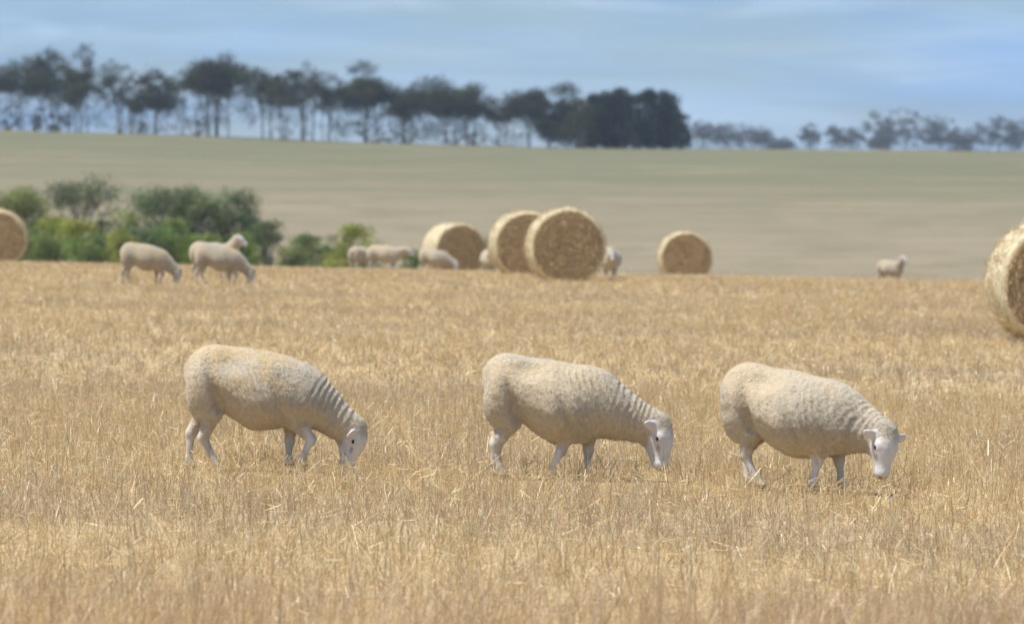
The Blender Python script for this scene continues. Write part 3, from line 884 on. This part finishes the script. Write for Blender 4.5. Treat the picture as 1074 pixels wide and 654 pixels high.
# ------------------------------------------------------------------ trees and shrubs
def tube(pts, rads, n=6):
    pts = np.array(pts, float); V = []
    for k, p in enumerate(pts):
        t = unit(pts[min(k + 1, len(pts) - 1)] - pts[max(k - 1, 0)])
        a = unit(np.cross(t, [0.3, 1, 0.1])); b = np.cross(t, a)
        an = np.arange(n) / n * 2 * np.pi
        V.append(p + rads[k] * (np.cos(an)[:, None] * a + np.sin(an)[:, None] * b))
    V = np.concatenate(V)
    i = np.arange(len(pts) - 1)[:, None] * n; j = np.arange(n)[None]; j2 = (j + 1) % n
    return V, np.stack([i + j, i + j2, i + n + j2, i + n + j], -1).reshape(-1, 4)

def leaf_cloud(clumps, leaf, density, base_col, var, r, flat=0.6):
    """clumps: list of (centre, radius); leaves lie mostly in each clump's outer shell"""
    V, K = [], []
    for c, R in clumps:
        n = max(12, int(density * R * R / (leaf * leaf)))
        d = r.normal(0, 1, (n, 3)); d /= np.linalg.norm(d, axis=1, keepdims=True)
        rad = R * r.uniform(0.25, 1.0, n) ** 0.55 * (1 + 0.25 * r.normal(0, 1, n))
        p = c + d * rad[:, None] * np.array([1, 1, flat])
        nr = d + r.normal(0, 0.7, (n, 3)); nr /= np.linalg.norm(nr, axis=1, keepdims=True)
        u = np.cross(nr, r.normal(0, 1, (n, 3))); u /= np.linalg.norm(u, axis=1, keepdims=True); v = np.cross(nr, u)
        s = leaf * r.uniform(0.6, 1.3, n)[:, None]
        V.append(np.stack([p - u * s * 0.5, p + v * s * 0.28, p + u * s * 0.5, p - v * s * 0.28], 1).reshape(-1, 3))
        k = np.array(base_col) * r.uniform(1 - var, 1 + var) * (1 + r.normal(0, 0.06, 3)) * r.uniform(0.75, 1.25, (n, 1))
        K.append(np.repeat(k, 4, 0))
    V, K = np.concatenate(V), np.clip(np.concatenate(K), 0.005, 0.6)
    return V, np.arange(len(V)).reshape(-1, 4), K

def wood_mesh(tubes):
    V, F, o = [], [], 0
    for v, f in tubes:
        V.append(v); F.append(f + o); o += len(v)
    return fast_mesh('trunk', np.concatenate(V), np.concatenate(F), smooth=True)

def plant(name, loc, tubes, cloud, label, cat, group, stem='trunk'):
    root = bpy.data.objects.new(name, None); C.objects.link(root); root.location = loc
    tag(root, label, cat, group)
    link(stem, wood_mesh(tubes), M_BARK, root)
    link('crown', fast_mesh('crown', *cloud), M_LEAF, root)
    return root

def gum_tree(px, d, top_row, width_px, label, group, seed, low=0.5, col=(0.080, 0.085, 0.046), dense=1.0, base_row=None, leaf=0.42, nlimb=None, lean=0.0, trunks=1, var=0.35):
    r = np.random.default_rng(seed)
    x = px_x(px, d); z0 = gz(x, d)
    Ht = at(px, top_row, d)[2] - z0; W = 1.25 * width_px / F_PX * d
    tubes, ends, thin = [], [], []
    trunks += 2
    for tk in range(trunks):
        off = (r.uniform(-0.3, 0.3) * W * (trunks > 1), r.uniform(-1.5, 1.5) * (trunks > 1))
        fork = Ht * r.uniform(0.28, 0.42) * (low / 0.5) ** 0.5
        wob = r.normal(0, 0.25, (4, 2))
        tr = [(off[0] + wob[k, 0] * k / 3 + lean * W * k / 3, off[1] + wob[k, 1] * k / 3, fork * k / 3 - 0.3 * (k == 0)) for k in range(4)]
        r0 = (0.0080 * Ht + 0.035) * (1.0 if tk == 0 else 0.7)
        tubes.append(tube(tr, [r0 * 1.35, r0, r0 * 0.9, r0 * 0.8]))
        nl = max(3, (nlimb or max(6, int(W / 1.7) + 5)) // trunks + 1)
        for k in range(nl):
            an = 2 * np.pi * (k + r.uniform(0, 0.7)) / nl
            reach = W * 0.5 * r.uniform(0.40, 1.0) / (1 + 0.15 * (trunks > 1))
            ez = Ht * r.uniform(low + 0.12, 0.90) - 0.10 * Ht * (reach / (W * 0.5))
            e = np.array([off[0] * 0.8 + math.cos(an) * reach + lean * W, off[1] + math.sin(an) * reach * 0.8, ez])
            s = np.array(tr[-1]); st = s + (np.array(tr[-2]) - s) * r.uniform(0, 0.6)
            mid = st + (e - st) * 0.5 + np.array([0, 0, 0.06 * Ht]) + r.normal(0, 0.25, 3)
            tubes.append(tube([st, mid, e], [r0 * 0.55, r0 * 0.36, r0 * 0.14], 5))
            ends.append(e)
            for q in range(3):
                e2 = mid + (e - mid) * r.uniform(0.2, 0.8) + r.normal(0, 1, 3) * np.array([W * 0.10, W * 0.10, Ht * 0.05])
                tubes.append(tube([mid, (mid + e2) / 2 + r.normal(0, .1, 3), e2], [r0 * 0.28, r0 * 0.2, r0 * 0.08], 4)); ends.append(e2)
    # one leader reaches the top
    tubes.append(tube([np.array(tr[-1]), np.array([lean * W * 0.8, 0, Ht * 0.7]), np.array([lean * W, 0, Ht * 0.93])], [r0 * 0.6, r0 * 0.4, r0 * 0.1], 5))
    ends += [np.array([lean * W, 0, Ht * 0.92]), np.array([lean * W + W * 0.1, 0, Ht * 0.86]), np.array([lean * W - W * 0.14, 0.3, Ht * 0.85])]
    R0 = np.clip(W * 0.165, 0.8, 2.6)
    clumps = [(e, R0 * r.uniform(0.65, 1.2)) for e in ends]
    # sparse hanging foliage under the canopy
    for k in range(int(14 + 2.4 * W)):
        an = r.uniform(0, 2 * np.pi); q = W * 0.45 * math.sqrt(r.uniform(0, 1))
        thin.append((np.array([math.cos(an) * q + lean * W, math.sin(an) * q, Ht * r.uniform(max(0.06, low - 0.42), low + 0.2)]), R0 * r.uniform(0.5, 1.0)))
    v1, f1, k1 = leaf_cloud(clumps, leaf, 7.0 * dense, col, var, r, 0.68)
    v2, f2, k2 = leaf_cloud(thin, leaf * 0.8, 2.2 * dense, col, var, r, 1.0)
    cloud = (np.concatenate([v1, v2]), np.concatenate([f1, f2 + len(v1)]), np.concatenate([k1, k2]))
    plant('gum_tree', (x, d, z0), tubes, cloud, label, 'tree', group)

def shrub(px, d, top_row, width_px, label, group, seed, col, leaf=0.2, dense=1.0, flat=0.75, name='shrub', cat='shrub', body=(0.12, 0.95), n=None, depth=0.8, peak=0.0, var=0.3, wide=1.12, fine=1.0):
    r = np.random.default_rng(seed)
    x = px_x(px, d); z0 = gz(x, d)
    Ht = at(px, top_row, d)[2] - z0; W = wide * width_px / F_PX * d
    n = n or int(np.clip(10 + 5 * W, 10, 40))
    clumps, tubes = [], []
    R0 = min(0.28 * W, 0.30 * Ht) * (1.0 if n < 24 else 0.82) * fine
    for k in range(n):
        t = r.uniform(body[0], body[1]); an = r.uniform(0, 2 * np.pi)
        env = math.sqrt(max(0.05, 1 - ((t - 0.40) / 0.66) ** 4)) * (1 - peak * t)
        rad = (W * 0.5 - R0 * 0.5) * math.sqrt(r.uniform(0.1, 1)) * env
        R = R0 * r.uniform(0.7, 1.15) * (1 - 0.4 * peak * t)
        c = np.array([math.cos(an) * rad, math.sin(an) * rad * depth, min(t * Ht, Ht - R * 0.55)])
        c[2] = max(c[2], R * flat * 0.9)
        clumps.append((c, R))
        if k % 2 == 0:
            b = np.array([c[0] * 0.2, c[1] * 0.2, -0.2])
            tubes.append(tube([b, b * 0.4 + c * 0.6 + r.normal(0, 0.1, 3), c], [0.02 * Ht + 0.02, 0.012 * Ht + 0.015, 0.012], 5))
    clumps.append((np.array([0, 0, Ht - R0 * 0.5]), R0 * 0.7))
    cloud = leaf_cloud(clumps, leaf, 10.0 * dense, col, var, r, flat)
    plant(name, (x, d, z0), tubes, cloud, label, cat, group, 'stem')

ROW = 'gum trees along the skyline'
D = 1200
gums = [  # px, distance, top row, width px, low, dense, trunks, label
    (14, D, 60, 48, .50, 1.0, 2, 'skyline gum tree cut off by the left edge'),
    (52, D + 15, 48, 56, .42, 1.1, 2, 'broad tall skyline gum with a dark shrub at its foot, second from the left edge'),
    (90, D - 10, 44, 42, .28, 1.0, 2, 'tallest skyline gum, narrow crown highest of the whole row'),
    (117, D + 20, 58, 40, .35, .85, 1, 'open-crowned skyline gum sloping down to the gap right of the tallest gum'),
    (161, D, 72, 44, .30, 1.5, 1, 'dense dark skyline gum standing just left of the small round shrub'),
    (183, D + 30, 84, 26, .55, .6, 1, 'thin sparse skyline gum between the dense dark gum and the round shrub'),
    (214, D + 10, 66, 46, .58, 1.2, 1, 'skyline gum with clear trunk above the small round shrub'),
    (237, D - 10, 54, 52, .58, 1.2, 2, 'tall full-crowned skyline gum right of the small round shrub'),
    (270, D + 20, 68, 42, .60, 1.1, 1, 'flat-topped skyline gum left of the forked-trunk gum'),
    (303, D, 70, 46, .45, 1.0, 2, 'skyline gum with a forked trunk, left of the spiky-topped one'),
    (322, D + 25, 61, 36, .48, .8, 1, 'skyline gum with a thin spiky top rising behind the forked gum'),
    (348, D - 10, 74, 34, .58, .9, 1, 'slim skyline gum just left of the dense round-topped gum'),
    (380, D, 60, 54, .38, 1.5, 1, 'dense round-topped skyline gum at the end of the tall group'),
    (418, D + 15, 90, 34, .40, .8, 1, 'small skyline gum right after the tall group ends'),
    (455, D, 81, 78, .52, 1.3, 2, 'broad low dome-shaped skyline gum in the middle of the row'),
    (488, D + 20, 93, 34, .45, .9, 1, 'small skyline gum at the right shoulder of the dome-shaped gum'),
    (513, D, 97, 32, .45, .8, 1, 'low skyline gum between the dome-shaped gum and the open gap'),
    (543, D + 5, 93, 48, .55, .85, 2, 'sparse skyline gum beside the bright gap left of the dark pines'),
]
for i, (px, d, top, w, low, den, tk, lab) in enumerate(gums):
    gum_tree(px, d, top, w, lab, ROW, 200 + i, low=low, dense=den, trunks=tk)
gum_tree(592, D - 5, 86, 52, 'brownish dense skyline tree at the left end of the dark pine clump', ROW, 240, low=.06, dense=1.6, col=(.055, .056, .034), nlimb=12, trunks=2)
for i, (px, top, w, lab) in enumerate([(608, 104, 34, 'olive leafy tree at the left front of the pine clump'), ]):
    shrub(px, D - 14, top, w, lab, 'trees in the dark pine clump', 250 + i, (.075, .078, .03), leaf=.4, name='olive_tree', cat='tree', n=26)
pines = [(622, 100, 30, 'dark pine at the left end of the pine clump beside the olive tree'), (637, 96, 28, 'dark pine second from the left in the pine clump'), (654, 93, 30, 'dark pine with the highest pointed tip of the clump'),
         (668, 99, 26, 'dark pine just right of the highest tip of the clump'), (682, 95, 30, 'dark pine in the middle right of the pine clump'), (700, 97, 34, 'broad dark pine near the right end of the pine clump')]
for i, (px, top, w, lab) in enumerate(pines):
    shrub(px, D + 5 * (i % 3), top, w * 1.2, lab, 'trees in the dark pine clump', 260 + i, (.030, .042, .028), leaf=.45, dense=1.3, name='pine_tree', cat='tree', n=46, body=(.06, .97), flat=.9, var=.28, peak=.45)
shrub(646, D + 14, 104, 34, 'dark pine filling in behind the highest tip of the clump', 'trees in the dark pine clump', 268, (.030, .042, .028), leaf=.45, dense=1.5, name='pine_tree', cat='tree', n=40, body=(.05, .9), flat=.9, var=.28)
shrub(714, D + 4, 118, 24, 'low dark pine skirting the right foot of the pine clump', 'trees in the dark pine clump', 269, (.026, .036, .024), leaf=.45, dense=1.6, name='pine_tree', cat='tree', n=24, var=.18)
UNDER = 'dark shrubs under the skyline gums'
for i, (px, top, w, lab) in enumerate([
        (8, 112, 24, 'dark skyline shrub cut off by the left edge'), (56, 108, 26, 'dark skyline shrub beneath the second gum'), (37, 117, 9, 'tiny skyline shrub left of the large dark one'),
        (140, 121, 22, 'low dark skyline shrub at the foot of the dense dark gum'), (205, 120, 22, 'small round skyline shrub standing alone between trunks'),
        (388, 122, 30, 'bushy undergrowth right of the dense round-topped gum'), (424, 132, 22, 'pale low undergrowth beneath the small gum after the tall group'),
        (476, 134, 26, 'low skyline shrub under the right side of the dome-shaped gum'), (499, 135, 18, 'low dark shrub between dome-shaped gum and its small neighbour'),
        (532, 139, 36, 'wide low skyline shrub beneath the sparse gum by the gap')]):
    shrub(px, D - 12, top, w, lab, UNDER, 280 + i, (.050, .056, .038), leaf=.35, n=26, wide=1.55, flat=.6, dense=.6, body=(.05, .85), fine=.62)
FARROW = 'distant hazy gum trees on the right skyline'
fars = [(734, 124, 20, .45, 'thin hazy distant tree right beside the dark pines'), (764, 128, 46, .35, 'wide hazy distant gum near the dark pines'), (798, 131, 24, .35, 'hazy distant gum at the right end of the first pale group'),
        (822, 144, 26, .2, 'lowest hazy distant tree in the middle of the right skyline'), (850, 127, 20, .4, 'slim hazy distant gum, left of two slim ones'), (874, 129, 16, .5, 'narrowest hazy distant gum, middle of the slim ones'),
        (892, 132, 22, .35, 'hazy distant gum left of the big right-hand gum'), (945, 110, 54, .30, 'largest hazy distant gum, arching open crown, on the right skyline'), (980, 119, 40, .2, 'dense hazy distant gum just right of the largest one'),
        (1012, 137, 34, .15, 'low hazy distant trees between the largest gum and the right edge'), (1047, 119, 40, .2, 'hazy distant gum near the right edge'), (1074, 122, 32, .25, 'hazy distant gum cut off by the right edge'),
        (925, 134, 26, .2, 'low hazy distant tree at the left foot of the largest gum')]
for i, (px, top, w, low, lab) in enumerate(fars):
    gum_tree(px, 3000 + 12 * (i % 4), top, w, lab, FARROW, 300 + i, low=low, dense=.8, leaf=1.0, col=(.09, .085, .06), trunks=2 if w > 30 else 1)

BUSH = 'green shrubs in the hollow behind the stubble'
G, YG, DG, OL = (.24, .30, .10), (.37, .38, .09), (.195, .23, .11), (.29, .31, .115)
gum_tree(98, 362, 178, 60, 'flat-crowned grey-green tree rising above the left shrubs', BUSH, 400, low=.74, leaf=.17, dense=.42, col=(.20, .22, .115), nlimb=14, trunks=2)
bushes = [  # px, dist, top row, width, colour, label
    (16, 375, 199, 62, OL, 'olive shrub at the left edge, above the cut-off bale'),
    (44, 350, 240, 48, G, 'bright green low shrub right beside the cut-off left bale'),
    (58, 360, 226, 42, YG, 'yellowish shrub under the left end of the flat-crowned tree'),
    (80, 356, 232, 34, YG, 'yellow-green shrub directly beneath the flat-crowned tree'),
    (92, 346, 246, 44, G, 'rounded green shrub low in front of the flat-crowned tree trunk'),
    (108, 362, 230, 30, OL, 'small olive shrub right of the flat-crowned tree trunk'),
    (122, 350, 240, 36, YG, 'low yellow-green shrub left of the leftmost far sheep'),
    (134, 366, 219, 38, OL, 'olive shrub between flat-crowned tree and tall dark shrubs'),
    (152, 352, 238, 40, DG, 'dark shrub directly behind the leftmost far grazing sheep'),
    (178, 368, 197, 66, DG, 'tallest rounded dark green shrub right of the flat-crowned tree'),
    (181, 352, 229, 44, G, 'mid green shrub in front of the tallest dark shrub'),
    (214, 364, 202, 38, DG, 'dark green shrub in the middle of the tall dark three'),
    (248, 366, 200, 50, DG, 'grey-green tall shrub at the right end of the tall dark three'),
    (212, 348, 246, 44, (.25, .31, .08), 'fresh bright green bush behind the pair of far sheep'),
    (246, 350, 244, 44, (.25, .31, .08), 'fresh bright green bush right behind the raised sheep head'),
    (280, 364, 231, 30, DG, 'small dark shrub standing apart at the right of the tall shrubs'),
    (304, 352, 258, 28, OL, 'low olive bush at the left end of the small bush clump'),
    (331, 356, 246, 46, G, 'rounded green bush in the middle of the small bush clump'),
    (371, 350, 235, 54, YG, 'pointed yellow-green bush behind the far pale sheep'),
    (431, 330, 262, 24, G, 'low green bush left of the far bale'),
    (511, 330, 249, 22, G, 'green bush glimpsed between the far bales'),
]
for i, (px, d, top, w, c, lab) in enumerate(bushes):
    shrub(px, d, top, w, lab, BUSH, 420 + i, c, leaf=.17, dense=1.0, wide=1.36, fine=.95, peak=.5 if 'pointed' in lab else 0.0)

# ------------------------------------------------------------------ air
def build_haze():
    x, y0, y1, z0, z1 = 3500, -80, 6100, -6, 60
    V = [(sx * x, y, z) for z in (z0, z1) for y in (y0, y1) for sx in (-1, 1)]
    F = [(0, 2, 3, 1), (4, 5, 7, 6), (0, 1, 5, 4), (2, 6, 7, 3), (0, 4, 6, 2), (1, 3, 7, 5)]
    me = bpy.data.meshes.new('haze'); me.from_pydata(V, [], F)
    m = Mat('haze')
    vol = m.n('ShaderNodeVolumePrincipled', {'Color': (0.72, 0.84, 1.0, 1), 'Density': 0.00008, 'Anisotropy': 0.1})
    m.t.links.new(vol.outputs[0], m.out.inputs['Volume'])
    tag(link('haze', me, m.m), 'thin blue summer haze over the whole landscape', 'haze', kind='stuff')
build_haze()
